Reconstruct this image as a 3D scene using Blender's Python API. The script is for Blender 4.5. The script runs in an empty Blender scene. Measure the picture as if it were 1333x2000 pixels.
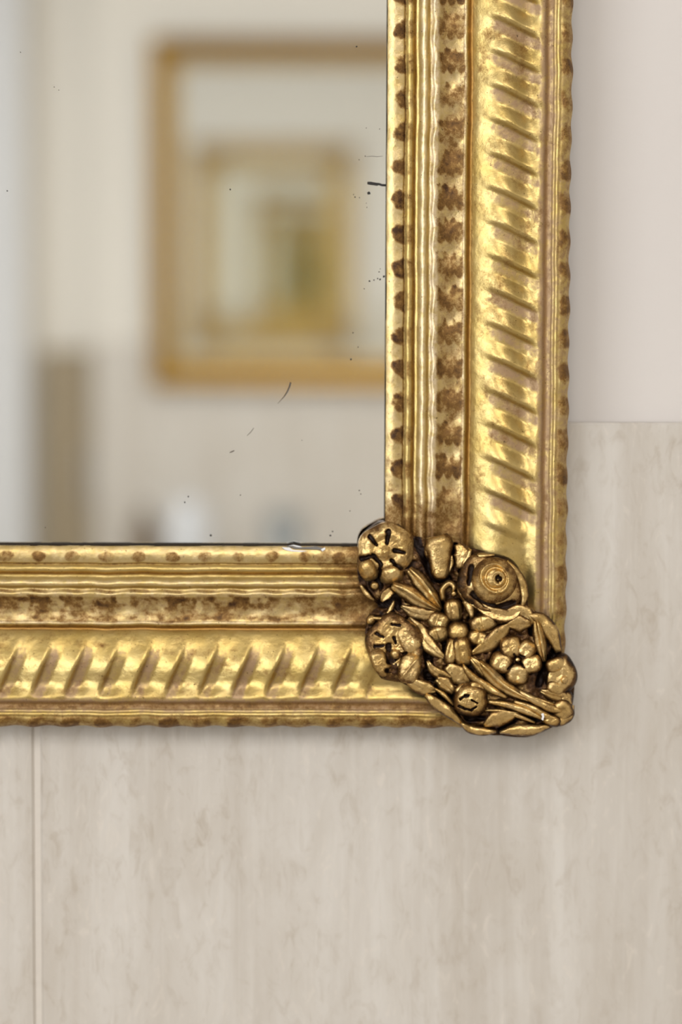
import bpy, math, random
import numpy as np
from mathutils import Vector, Matrix

sc = bpy.context.scene
col = sc.collection
R = math.radians
# ------------------------------------------------------------------ camera
F = 5000.0                      # focal length in pixels of the 1333 x 2000 frame
S = 0.00025                     # metres per pixel at the front of the frame
CAM = np.array([0.0, -1.275, 1.45])
P0 = (623.0, 564.0)             # where the wall's normal through the lens meets the picture
ROLL = 0.004
pitch = math.atan((1000 - P0[1]) / F)
yaw = math.atan((666.5 - P0[0]) / F)
fwd = np.array([math.sin(yaw) * math.cos(pitch), math.cos(yaw) * math.cos(pitch), -math.sin(pitch)])
right = np.array([math.cos(yaw), -math.sin(yaw), 0.0])
up = np.cross(right, fwd)
r2 = right * math.cos(ROLL) + up * math.sin(ROLL)
u2 = up * math.cos(ROLL) - right * math.sin(ROLL)
cd = bpy.data.cameras.new('camera')
cam = bpy.data.objects.new('camera', cd)
col.objects.link(cam)
cam.matrix_world = Matrix(((r2[0], u2[0], -fwd[0], CAM[0]), (r2[1], u2[1], -fwd[1], CAM[1]),
                           (r2[2], u2[2], -fwd[2], CAM[2]), (0, 0, 0, 1)))
cd.sensor_fit = 'VERTICAL'
cd.sensor_height = 36.0
cd.sensor_width = 24.0
cd.lens = F / 2000 * 36.0
cd.clip_start = 0.01
cd.dof.use_dof = True
cd.dof.focus_distance = 1.232
cd.dof.aperture_fstop = 3.3
cd.dof.aperture_blades = 0
sc.camera = cam
# ------------------------------------------------------------------ world, light, exposure
world = bpy.data.worlds.new('sky')
sc.world = world
world.use_nodes = True
world.node_tree.nodes['Background'].inputs[0].default_value = (0.80, 0.88, 1.0, 1)
world.node_tree.nodes['Background'].inputs[1].default_value = 2.0
sc.view_settings.view_transform = 'Standard'
sc.view_settings.look = 'None'
sc.view_settings.gamma = 1.0
sc.view_settings.use_curve_mapping = False
sc.view_settings.exposure = 0.16


def area(name, loc, target, sx, sy, power, color):
    l = bpy.data.lights.new(name, 'AREA')
    l.shape = 'RECTANGLE'
    l.size, l.size_y, l.energy, l.color = sx, sy, power, color
    o = bpy.data.objects.new(name, l)
    col.objects.link(o)
    o.location = loc
    o.rotation_euler = (Vector(target) - Vector(loc)).to_track_quat('-Z', 'Y').to_euler()
    return o


area('window_daylight', (-1.57, -2.0, 1.65), (0.0, -2.0, 1.45), 1.9, 1.4, 30, (0.97, 0.985, 1.0))
area('ceiling_lamp_light', (0.25, -2.05, 2.50), (0.25, -2.05, 0.0), 1.4, 1.4, 25, (1.0, 0.965, 0.92))
sc.cycles.use_denoising = True
sc.cycles.max_bounces = 26
sc.cycles.glossy_bounces = 24
sc.cycles.diffuse_bounces = 5
sc.cycles.caustics_reflective = False
sc.cycles.caustics_refractive = False
sc.cycles.sample_clamp_indirect = 6.0


# ------------------------------------------------------------------ helpers
TILE_T = 0.010                  # the tiles stand this far in front of the plaster


def P(px, py, h):
    """world points on the plane h (in frame pixels) in front of the tile face; arrays allowed"""
    px, py, h = np.broadcast_arrays(np.asarray(px, float), np.asarray(py, float), np.asarray(h, float))
    d = fwd[None] * F + r2[None] * (px.ravel()[:, None] - 666.5) + u2[None] * (1000 - py.ravel()[:, None])
    y = -(TILE_T + h.ravel() * S)
    t = (y - CAM[1]) / d[:, 1]
    return (CAM[None] + d * t[:, None]).reshape(px.shape + (3,))


def at_depth(px, py, y):
    """mirrored world point seen in the glass (glass plane GY) whose true depth is y"""
    vy = 2 * GY - y
    d = fwd * F + r2 * (px - 666.5) + u2 * (1000 - py)
    t = (vy - CAM[1]) / d[1]
    p = CAM + d * t
    return Vector((p[0], y, p[2]))


def hash2(ix, iy, seed):
    n = (ix.astype(np.int64) * 374761393 + iy.astype(np.int64) * 668265263 + seed * 974711) & 0x7fffffff
    n = ((n ^ (n >> 13)) * 1274126177) & 0x7fffffff
    return ((n ^ (n >> 16)) & 0xffff) / 65535.0


def vnoise(x, y, seed=0):
    x = np.asarray(x, float); y = np.asarray(y, float)
    x, y = np.broadcast_arrays(x, y)
    ix = np.floor(x); iy = np.floor(y)
    fx = x - ix; fy = y - iy
    fx = fx * fx * (3 - 2 * fx); fy = fy * fy * (3 - 2 * fy)
    a = hash2(ix, iy, seed); b = hash2(ix + 1, iy, seed)
    c = hash2(ix, iy + 1, seed); d = hash2(ix + 1, iy + 1, seed)
    return (a * (1 - fx) + b * fx) * (1 - fy) + (c * (1 - fx) + d * fx) * fy


def fbm(x, y, seed=0, oct=3):
    s = 0; a = 0.5; t = 0
    for k in range(oct):
        s = s + a * vnoise(x * 2 ** k, y * 2 ** k, seed + k); t += a; a *= 0.5
    return s / t


def sstep(a, b, x):
    t = np.clip((x - a) / (b - a), 0, 1)
    return t * t * (3 - 2 * t)


def tag(o, label=None, cat=None, group=None, kind=None):
    if label: o['label'] = label
    if cat: o['category'] = cat
    if group: o['group'] = group
    if kind: o['kind'] = kind
    return o


def empty(name, loc):
    o = bpy.data.objects.new(name, None)
    o.empty_display_size = 0.05
    col.objects.link(o)
    o.location = loc
    return o


def mesh_obj(name, verts, faces, mat, parent=None, origin=(0, 0, 0), smooth=True, attrs=None):
    me = bpy.data.meshes.new(name)
    v = np.asarray(verts, float) - np.asarray(origin, float)[None]
    me.from_pydata(v.tolist(), [], [tuple(f) for f in faces])
    if smooth:
        me.polygons.foreach_set('use_smooth', [True] * len(me.polygons))
    for k, a in (attrs or {}).items():
        at = me.attributes.new(k, 'FLOAT', 'POINT')
        at.data.foreach_set('value', np.asarray(a, np.float32))
    me.materials.append(mat)
    me.update()
    o = bpy.data.objects.new(name, me)
    col.objects.link(o)
    if parent: o.parent = parent
    return o


class MB:
    """collects primitives; build() links them as ONE mesh object"""
    def __init__(self):
        self.v, self.f, self.a, self.n = [], [], {}, 0

    def add(self, verts, faces, **attrs):
        verts = np.asarray(verts, float).reshape(-1, 3)
        self.v.append(verts)
        self.f += [tuple(i + self.n for i in f) for f in faces]
        for k in set(self.a) | set(attrs):
            lst = self.a.setdefault(k, [np.zeros(self.n)] if self.n else [])
            lst.append(np.broadcast_to(np.asarray(attrs.get(k, 0.0), float).ravel() if np.ndim(attrs.get(k, 0.0)) else attrs.get(k, 0.0), (len(verts),)))
        self.n += len(verts)

    def box(self, a, b, bevel=0.0):
        x0, y0, z0 = a; x1, y1, z1 = b
        if bevel <= 0:
            v = [(x, y, z) for z in (z0, z1) for y in (y0, y1) for x in (x0, x1)]
            self.add(v, [(0, 2, 3, 1), (4, 5, 7, 6), (0, 1, 5, 4), (2, 6, 7, 3), (0, 4, 6, 2), (1, 3, 7, 5)])
            return
        c = bevel
        v = []
        for z in (z0, z1):
            for y in (y0, y1):
                for x in (x0, x1):
                    sx = c if x == x0 else -c; sy = c if y == y0 else -c; sz = c if z == z0 else -c
                    v += [(x, y + sy, z + sz), (x + sx, y, z + sz), (x + sx, y + sy, z)]
        f = []
        I = lambda i, k: i * 3 + k
        quad = [(0, (0, 2, 6, 4)), (0, (1, 5, 7, 3)), (1, (0, 4, 5, 1)), (1, (2, 3, 7, 6)), (2, (0, 1, 3, 2)), (2, (4, 6, 7, 5))]
        for k, q in quad: f.append(tuple(I(i, k) for i in q))
        for (i, j, k1, k2) in [(0, 1, 1, 2), (2, 3, 1, 2), (4, 5, 1, 2), (6, 7, 1, 2), (0, 2, 0, 2), (1, 3, 0, 2), (4, 6, 0, 2), (5, 7, 0, 2), (0, 4, 0, 1), (1, 5, 0, 1), (2, 6, 0, 1), (3, 7, 0, 1)]:
            f.append((I(i, k1), I(i, k2), I(j, k2), I(j, k1)))
        for i in range(8): f.append((I(i, 0), I(i, 1), I(i, 2)))
        self.add(v, f)

    def lathe(self, prof, c, seg=32):
        """prof: (radius, z) list, axis z at c"""
        n = len(prof)
        th = np.linspace(0, 2 * np.pi, seg, endpoint=False)
        v = [(c[0] + r * math.cos(t), c[1] + r * math.sin(t), c[2] + z) for (r, z) in prof for t in th]
        f = [(i * seg + j, i * seg + (j + 1) % seg, (i + 1) * seg + (j + 1) % seg, (i + 1) * seg + j) for i in range(n - 1) for j in range(seg)]
        f.append(tuple(range(seg))[::-1]); f.append(tuple((n - 1) * seg + j for j in range(seg)))
        self.add(v, f)

    def build(self, name, mat, parent=None, origin=(0, 0, 0), smooth=False):
        v = np.concatenate(self.v)
        a = {k: np.concatenate(l) for k, l in self.a.items()}
        o = mesh_obj(name, v, self.f, mat, parent, origin, smooth, a)
        import bmesh
        bm = bmesh.new(); bm.from_mesh(o.data)
        bmesh.ops.recalc_face_normals(bm, faces=bm.faces)
        bm.to_mesh(o.data); bm.free()
        return o


# ------------------------------------------------------------------ materials
def srgb(r, g, b):
    f = lambda c: (c / 255 / 12.92) if c / 255 <= 0.04045 else ((c / 255 + 0.055) / 1.055) ** 2.4
    return (f(r), f(g), f(b), 1)


def new_mat(name):
    m = bpy.data.materials.new(name)
    m.use_nodes = True
    nt = m.node_tree
    return m, nt, nt.nodes['Principled BSDF']


def node(nt, t, **kw):
    n = nt.nodes.new(t)
    for k, v in kw.items(): setattr(n, k, v)
    return n


def simple_mat(name, color, rough=0.5, metal=0.0, nscale=40, namt=0.06, bump=0.0, **inp):
    m, nt, b = new_mat(name)
    tc = node(nt, 'ShaderNodeTexCoord')
    nz = node(nt, 'ShaderNodeTexNoise')
    nz.inputs['Scale'].default_value = nscale; nz.inputs['Detail'].default_value = 4
    nt.links.new(tc.outputs['Object'], nz.inputs['Vector'])
    mx = node(nt, 'ShaderNodeMix', data_type='RGBA')
    mx.inputs[6].default_value = tuple(c * (1 - namt) for c in color[:3]) + (1,)
    mx.inputs[7].default_value = tuple(min(1, c * (1 + namt)) for c in color[:3]) + (1,)
    nt.links.new(nz.outputs['Fac'], mx.inputs[0])
    nt.links.new(mx.outputs[2], b.inputs['Base Color'])
    b.inputs['Roughness'].default_value = rough; b.inputs['Metallic'].default_value = metal
    for k, v in inp.items(): b.inputs[k.replace('_', ' ')].default_value = v
    if bump:
        bp = node(nt, 'ShaderNodeBump'); bp.inputs['Strength'].default_value = bump; bp.inputs['Distance'].default_value = 0.002
        nt.links.new(nz.outputs['Fac'], bp.inputs['Height']); nt.links.new(bp.outputs[0], b.inputs['Normal'])
    return m


def ramp(nt, src, p0, p1, c0=(0, 0, 0, 1), c1=(1, 1, 1, 1)):
    r = node(nt, 'ShaderNodeValToRGB')
    r.color_ramp.elements[0].position = p0; r.color_ramp.elements[0].color = c0
    r.color_ramp.elements[1].position = p1; r.color_ramp.elements[1].color = c1
    nt.links.new(src, r.inputs[0])
    return r


def math_n(nt, op, a, b=None, c=None, clamp=False):
    n = node(nt, 'ShaderNodeMath', operation=op)
    n.use_clamp = clamp
    for i, v in enumerate((a, b, c)):
        if v is None: continue
        if isinstance(v, (int, float)): n.inputs[i].default_value = v
        else: nt.links.new(v, n.inputs[i])
    return n.outputs[0]


def mixc(nt, fac, a, b):
    n = node(nt, 'ShaderNodeMix', data_type='RGBA')
    for i, v in ((0, fac), (6, a), (7, b)):
        if isinstance(v, (int, float, tuple)): n.inputs[i].default_value = v
        else: nt.links.new(v, n.inputs[i])
    return n.outputs[2]


def noise(nt, vec, scale, detail=4, rough=0.55, dist=0.0):
    n = node(nt, 'ShaderNodeTexNoise')
    n.inputs['Scale'].default_value = scale; n.inputs['Detail'].default_value = detail
    n.inputs['Roughness'].default_value = rough; n.inputs['Distortion'].default_value = dist
    nt.links.new(vec, n.inputs['Vector'])
    return n.outputs['Fac']


def gilt_mat(name, leaf, leaf2, dark, mid, groove, clay, rough, base_dirt=0.0, bumpd=0.0005):
    """old water gilding: leaf over clay, with brown glaze and painted shade where the attribute 'stain' says, bare clay where 'wear' says, lightened, highlights painted in, where 'pale' says"""
    m, nt, b = new_mat(name)
    tc = node(nt, 'ShaderNodeTexCoord').outputs['Object']
    A = {k: node(nt, 'ShaderNodeAttribute', attribute_name=k).outputs['Fac'] for k in ('stain', 'wear', 'groove', 'pale')}
    n1 = noise(nt, tc, 60, 5, 0.6)
    n2 = noise(nt, tc, 330, 5, 0.65, 0.4)
    n3 = noise(nt, tc, 1400, 3, 0.6)
    n4 = noise(nt, tc, 150, 5, 0.6, 0.6)
    base = mixc(nt, ramp(nt, n1, 0.35, 0.68).outputs[0], leaf, leaf2)
    base = mixc(nt, math_n(nt, 'MULTIPLY', A['pale'], ramp(nt, n2, 0.30, 0.62).outputs[0]), base, (0.80, 0.66, 0.47, 1))
    wv = math_n(nt, 'ADD', A['wear'], math_n(nt, 'MULTIPLY', math_n(nt, 'SUBTRACT', n2, 0.5), 1.3))
    wv = ramp(nt, wv, 0.22, 0.68).outputs[0]
    base = mixc(nt, math_n(nt, 'MULTIPLY', wv, 0.8), base, clay)
    base = mixc(nt, A['groove'], base, groove)
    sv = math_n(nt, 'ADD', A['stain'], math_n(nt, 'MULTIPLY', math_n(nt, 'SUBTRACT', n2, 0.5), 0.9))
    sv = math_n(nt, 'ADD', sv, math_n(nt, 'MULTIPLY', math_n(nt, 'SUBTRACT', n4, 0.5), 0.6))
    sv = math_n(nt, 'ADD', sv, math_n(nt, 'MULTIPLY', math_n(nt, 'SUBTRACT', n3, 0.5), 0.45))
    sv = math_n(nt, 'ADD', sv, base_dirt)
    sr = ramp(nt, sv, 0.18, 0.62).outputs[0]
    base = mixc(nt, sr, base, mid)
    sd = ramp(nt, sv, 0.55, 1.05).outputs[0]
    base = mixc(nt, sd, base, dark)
    sp = ramp(nt, noise(nt, tc, 800, 2, 0.5), 0.70, 0.735).outputs[0]
    base = mixc(nt, math_n(nt, 'MULTIPLY', sp, 0.7), base, dark)
    nt.links.new(base, b.inputs['Base Color'])
    met = math_n(nt, 'SUBTRACT', 0.95, math_n(nt, 'ADD', math_n(nt, 'MULTIPLY', sr, 0.30), math_n(nt, 'ADD', math_n(nt, 'MULTIPLY', A['pale'], 0.35), math_n(nt, 'MULTIPLY', wv, 0.45))), None, True)
    nt.links.new(met, b.inputs['Metallic'])
    ro = math_n(nt, 'ADD', math_n(nt, 'MULTIPLY', n2, 0.16), rough - 0.08)
    ro = math_n(nt, 'ADD', ro, math_n(nt, 'MULTIPLY', math_n(nt, 'ADD', sr, wv), 0.12))
    nt.links.new(ro, b.inputs['Roughness'])
    bp = node(nt, 'ShaderNodeBump'); bp.inputs['Strength'].default_value = 0.45; bp.inputs['Distance'].default_value = bumpd
    hh = math_n(nt, 'ADD', math_n(nt, 'MULTIPLY', noise(nt, tc, 240, 5, 0.6), 1.0), math_n(nt, 'MULTIPLY', n3, 0.25))
    nt.links.new(hh, bp.inputs['Height'])
    nt.links.new(bp.outputs[0], b.inputs['Normal'])
    return m


M_gilt = gilt_mat('gilded_moulding', (0.49, 0.345, 0.11, 1), (0.57, 0.43, 0.18, 1), (0.050, 0.019, 0.004, 1), (0.235, 0.12, 0.028, 1), (0.33, 0.15, 0.028, 1), (0.36, 0.23, 0.145, 1), 0.39)
M_orn = gilt_mat('antiqued_gilt_compo', (0.56, 0.37, 0.13, 1), (0.74, 0.54, 0.25, 1), (0.014, 0.005, 0.0015, 1), (0.17, 0.08, 0.019, 1), (0.20, 0.08, 0.015, 1), (0.33, 0.20, 0.11, 1), 0.30, 0.13, 0.0013)
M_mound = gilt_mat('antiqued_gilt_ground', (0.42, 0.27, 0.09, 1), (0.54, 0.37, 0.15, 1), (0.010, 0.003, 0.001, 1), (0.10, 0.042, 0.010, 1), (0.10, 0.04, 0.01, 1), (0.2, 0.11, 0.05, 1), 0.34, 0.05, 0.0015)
M_rebate = simple_mat('dark_stained_rebate', (0.026, 0.015, 0.006, 1), 0.9, 0.0, 200, 0.3, Specular_IOR_Level=0.08)
M_wood = simple_mat('raw_frame_wood', (0.30, 0.20, 0.11, 1), 0.7, 0.0, 60, 0.2)
M_gesso = simple_mat('white_gesso', (0.86, 0.87, 0.89, 1), 0.6, 0.0, 800, 0.06)
M_gapdark = simple_mat('grey_broken_gesso', (0.20, 0.19, 0.18, 1), 0.7, 0.0, 900, 0.25)
M_spot = simple_mat('black_desilvered_spot', (0.012, 0.010, 0.010, 1), 0.5, 0.0, 900, 0.2)
M_scratch = simple_mat('brown_grey_scratch', (0.09, 0.075, 0.06, 1), 0.5, 0.0, 900, 0.2)

M_mirror, nt, b = new_mat('aged_mirror_glass')
tc = node(nt, 'ShaderNodeTexCoord').outputs['Object']
nt.links.new(mixc(nt, noise(nt, tc, 7, 2), (0.92, 0.93, 0.905, 1), (0.93, 0.94, 0.915, 1)), b.inputs['Base Color'])
b.inputs['Metallic'].default_value = 1.0
b.inputs['Roughness'].default_value = 0.012

M_mirror2, nt, b = new_mat('greenish_old_mirror_glass')
tc = node(nt, 'ShaderNodeTexCoord').outputs['Object']
nt.links.new(mixc(nt, noise(nt, tc, 7, 2), (0.925, 0.94, 0.88, 1), (0.935, 0.95, 0.89, 1)), b.inputs['Base Color'])
b.inputs['Metallic'].default_value = 1.0
b.inputs['Roughness'].default_value = 0.015

def plaster(name, c1, c2):
    m, nt, b = new_mat(name)
    tc = node(nt, 'ShaderNodeTexCoord').outputs['Object']
    nt.links.new(mixc(nt, noise(nt, tc, 5, 3), c1, c2), b.inputs['Base Color'])
    b.inputs['Roughness'].default_value = 0.55
    bp = node(nt, 'ShaderNodeBump'); bp.inputs['Strength'].default_value = 0.15; bp.inputs['Distance'].default_value = 0.001
    nt.links.new(noise(nt, tc, 90, 4), bp.inputs['Height']); nt.links.new(bp.outputs[0], b.inputs['Normal'])
    return m


M_plaster = plaster('painted_plaster', (0.69, 0.66, 0.645, 1), (0.715, 0.685, 0.67, 1))
M_plaster2 = plaster('cream_painted_plaster', (0.73, 0.70, 0.645, 1), (0.755, 0.725, 0.67, 1))


def tile_mat(name, tint=1.0):
    m, nt, b = new_mat(name)
    geo = node(nt, 'ShaderNodeNewGeometry').outputs['Position']
    mp = node(nt, 'ShaderNodeMapping'); mp.inputs['Scale'].default_value = (1, 1, 0.06)
    nt.links.new(geo, mp.inputs[0])
    mp2 = node(nt, 'ShaderNodeMapping'); mp2.inputs['Scale'].default_value = (1, 1, 0.45)
    nt.links.new(geo, mp2.inputs[0])
    st = noise(nt, mp.outputs[0], 34, 4, 0.6, 0.5)           # vertical travertine streaks
    st2 = noise(nt, mp.outputs[0], 120, 3, 0.55, 0.3)
    bl = noise(nt, mp2.outputs[0], 22, 5, 0.65, 0.8)         # clouds
    wm = noise(nt, mp2.outputs[0], 130, 5, 0.65, 0.9)         # small worm-like pits
    c_mid = srgb(206, 202, 197); c_dk = srgb(190, 182, 171); c_lt = srgb(221, 218, 213)
    c = mixc(nt, ramp(nt, st, 0.36, 0.64).outputs[0], c_dk, c_lt)
    c = mixc(nt, 0.55, c_mid, c)
    f = ramp(nt, bl, 0.40, 0.66).outputs[0]
    c = mixc(nt, math_n(nt, 'MULTIPLY', f, 0.5), c, c_dk)
    c = mixc(nt, math_n(nt, 'MULTIPLY', ramp(nt, st2, 0.52, 0.70).outputs[0], 0.30), c, c_lt)
    f2 = math_n(nt, 'MULTIPLY', ramp(nt, wm, 0.52, 0.70).outputs[0], math_n(nt, 'ADD', math_n(nt, 'MULTIPLY', f, 0.38), 0.17))
    c = mixc(nt, f2, c, srgb(166, 153, 136))
    f3 = math_n(nt, 'MULTIPLY', ramp(nt, wm, 0.30, 0.42, (1, 1, 1, 1), (0, 0, 0, 1)).outputs[0], 0.35)
    c = mixc(nt, f3, c, srgb(226, 219, 210))
    if tint != 1.0:
        c = mixc(nt, 1.0 - tint, c, (0.22, 0.17, 0.115, 1))
    nt.links.new(c, b.inputs['Base Color'])
    b.inputs['Roughness'].default_value = 0.42
    bp = node(nt, 'ShaderNodeBump'); bp.inputs['Strength'].default_value = 0.12; bp.inputs['Distance'].default_value = 0.0008
    nt.links.new(wm, bp.inputs['Height']); nt.links.new(bp.outputs[0], b.inputs['Normal'])
    return m


M_tile = tile_mat('travertine_tile')
M_grout = simple_mat('pale_grout', srgb(214, 208, 200), 0.8, 0, 300, 0.05)
M_white = simple_mat('white_satin_paint', (0.66, 0.67, 0.69, 1), 0.4, 0, 8, 0.02)
M_floor = tile_mat('floor_stone', 0.72)
M_ceil = simple_mat('ceiling_paint', (0.82, 0.80, 0.77, 1), 0.8, 0, 10, 0.02)
M_taupe = simple_mat('taupe_lacquer', srgb(150, 136, 112), 0.45, 0, 12, 0.06)
M_oak = simple_mat('dark_oak', (0.085, 0.05, 0.026, 1), 0.45, 0, 30, 0.25)
M_ceramic = simple_mat('white_glazed_ceramic', (0.62, 0.64, 0.68, 1), 0.15, 0, 10, 0.02)
M_bottle = simple_mat('taupe_bottle', srgb(112, 96, 78), 0.35, 0, 20, 0.1)
M_chrome = simple_mat('brushed_chrome', (0.75, 0.75, 0.76, 1), 0.2, 1.0, 50, 0.03)
M_stone = simple_mat('pale_stone_top', srgb(214, 208, 200), 0.3, 0, 18, 0.08)
M_tumbler, nt, b = new_mat('pale_blue_glass')
b.inputs['Base Color'].default_value = (0.86, 0.92, 0.95, 1); b.inputs['Roughness'].default_value = 0.1
b.inputs['Transmission Weight'].default_value = 0.7; b.inputs['IOR'].default_value = 1.45
M_pane, nt, b = new_mat('window_pane_glass')
b.inputs['Base Color'].default_value = (0.95, 0.98, 1, 1); b.inputs['Roughness'].default_value = 0.0
b.inputs['Transmission Weight'].default_value = 1.0; b.inputs['IOR'].default_value = 1.1
M_lamp, nt, b = new_mat('lamp_diffuser')
b.inputs['Emission Color'].default_value = (1, 0.94, 0.86, 1); b.inputs['Emission Strength'].default_value = 1.6

# ------------------------------------------------------------------ the room
GH = 8.0                                   # the glass lies this far (frame pixels) in front of the tiles
GY = -(TILE_T + GH * S)
DIST = GY - CAM[1]
FARY = -(DIST * 3.2) + GY                   # opposite wall
XL, XR, ZC = -1.6, 1.9, 2.55
dado = float(P(1225, 826, 0)[2])            # top of the tiles behind the mirror


def struct(name, mb, mat, parent=None, smooth=False):
    o = mb.build(name, mat, parent, smooth=smooth)
    if parent is None: o['kind'] = 'structure'
    return o


def tiles(wall, boxes):
    for a, b_ in boxes:
        t = MB(); t.box(a, b_, 0.0012)
        t.build('tile', M_tile, wall)


m = MB(); m.box((XL - .1, 0, 0), (XR + .1, .1, ZC)); wall_back = struct('wall_back', m, M_plaster)
# grout bed then tiles, one by one, around the joint the photograph shows at the left
jx = float(P(73.5, 1700, 0)[0]); G = 0.0016
m = MB(); m.box((XL, -TILE_T + 0.0014, 0), (XR, 0, dado - 0.001)); m.build('grout', M_grout, wall_back)
bx = []
xs = [jx + 0.6 * k for k in range(-3, 4)]
xs = [XL] + [x for x in xs if XL + .02 < x < XR - .02] + [XR]
for x0, x1 in zip(xs[:-1], xs[1:]):
    for z0, z1 in ((0.0, dado - 1.2), (dado - 1.2, dado)):
        bx.append(((x0 + G, -TILE_T, z0 + G), (x1 - G, 0, z1 - (0 if z1 == dado else G))))
tiles(wall_back, bx)

rec = at_depth(181, 500, FARY).x            # the far wall ends here; a shallow recess beyond
jam = at_depth(52, 500, FARY).x
far_dado = at_depth(225, 664, FARY).z
RD = 0.06
m = MB()
m.box((rec, FARY - .1 - RD, 0), (XR + .1, FARY, ZC)); wall_front = struct('wall_front', m, M_plaster2)
m = MB(); m.box((jam, FARY - .1 - RD, 0), (rec, FARY - RD, ZC)); struct('wall_recess', m, M_plaster2)
m = MB(); m.box((XL - .1, FARY - .1 - RD, 0), (jam, FARY, ZC)); struct('wall_jamb', m, M_plaster2)
m = MB(); m.box((rec, FARY, 0), (XR, FARY + TILE_T - .0014, far_dado - .001)); m.build('grout', M_grout, wall_front)
xs = [rec] + [rec + 0.37 + 0.6 * k for k in range(4) if rec + 0.37 + 0.6 * k < XR - .05] + [XR]
tiles(wall_front, [((x0 + G, FARY, z0 + G), (x1 - G, FARY + TILE_T, z1 - G)) for x0, x1 in zip(xs[:-1], xs[1:]) for z0, z1 in ((0, far_dado - 1.2), (far_dado - 1.2, far_dado))])
m = MB(); m.box((jam - .11, FARY, 0), (jam, FARY + .012, 2.15), .004); struct('trim_1', m, M_white)
wy0, wy1, wz0, wz1 = -3.0, -1.0, 0.9, 2.4
m = MB()
m.box((XL - .1, FARY - .3, 0), (XL, wy0, ZC)); m.box((XL - .1, wy1, 0), (XL, 0.1, ZC))
m.box((XL - .1, wy0, 0), (XL, wy1, wz0)); m.box((XL - .1, wy0, wz1), (XL, wy1, ZC))
wall_left = struct('wall_left', m, M_plaster2)
m = MB()
for a, b_ in (((wy0, wz0), (wy0 + .06, wz1)), ((wy1 - .06, wz0), (wy1, wz1)), ((wy0, wz0), (wy1, wz0 + .06)), ((wy0, wz1 - .06), (wy1, wz1)), (((wy0 + wy1) / 2 - .03, wz0), ((wy0 + wy1) / 2 + .03, wz1))):
    m.box((XL - .08, a[0], a[1]), (XL - .02, b_[0], b_[1]))
win = struct('window_1', m, M_white)
for a, b_ in ((wy0 + .06, (wy0 + wy1) / 2 - .03), ((wy0 + wy1) / 2 + .03, wy1 - .06)):
    m = MB(); m.box((XL - .054, a, wz0 + .06), (XL - .048, b_, wz1 - .06)); m.build('pane', M_pane, win)
m = MB(); m.box((XR, FARY - .3, 0), (XR + .1, .1, ZC)); struct('wall_right', m, M_plaster2)
m = MB(); m.box((XL - .1, FARY - .3, -.1), (XR + .1, .1, 0)); struct('floor', m, M_floor)
m = MB(); m.box((XL - .1, FARY - .3, ZC), (XR + .1, .1, ZC + .1)); struct('ceiling', m, M_ceil)

# ------------------------------------------------------------------ the gilt mirror
# profile of the moulding: v runs from the sight edge (0) to the outer edge (360), h in frame pixels off the tiles
PROF = np.array([(0, 43), (3, 45), (30, 50), (33, 49), (35.5, 45.5), (38, 48), (45, 52.5), (51, 50), (54, 46), (57, 49), (61, 51), (64, 54), (69, 58.5),
                 (74, 60.5), (79, 58), (83.5, 53), (87, 54.5), (93, 59), (99, 57.5), (105, 53.5), (115, 49), (128, 47), (141, 48.5), (149, 51), (153, 53.5), (157, 52),
                 (160, 47), (165, 44), (169, 47), (176, 53), (185, 59), (200, 67), (215, 73), (230, 75.5), (245, 74), (258, 70.5), (270, 68), (280, 69.5), (290, 74.5), (299, 78.5), (305, 77), (309, 72), (313, 69.5), (318, 71),
                 (321, 73), (324, 71), (327, 73), (330, 71), (333, 73), (336, 71), (341, 71.5), (348, 69), (354, 63), (360, 52)], float)
VW = 360.0


def dense(n=721):
    v = np.linspace(0, VW, n)
    x, y = PROF[:, 0], PROF[:, 1]
    d = np.gradient(y, x)
    i = np.clip(np.searchsorted(x, v, 'right') - 1, 0, len(x) - 2)
    hh = x[i + 1] - x[i]; t = (v - x[i]) / hh
    h = (2 * t**3 - 3 * t**2 + 1) * y[i] + (t**3 - 2 * t**2 + t) * hh * d[i] + (-2 * t**3 + 3 * t**2) * y[i + 1] + (t**3 - t**2) * hh * d[i + 1]
    big = np.convolve(np.pad(h, 8, mode='edge'), np.hanning(19)[1:-1] / np.hanning(19)[1:-1].sum(), 'valid')
    m_ = sstep(172, 180, v) * sstep(306, 298, v)
    return v, h * (1 - m_) + big * m_


DV, DH = dense()


def prof_h(v):
    return np.interp(v, DV, DH)


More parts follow.
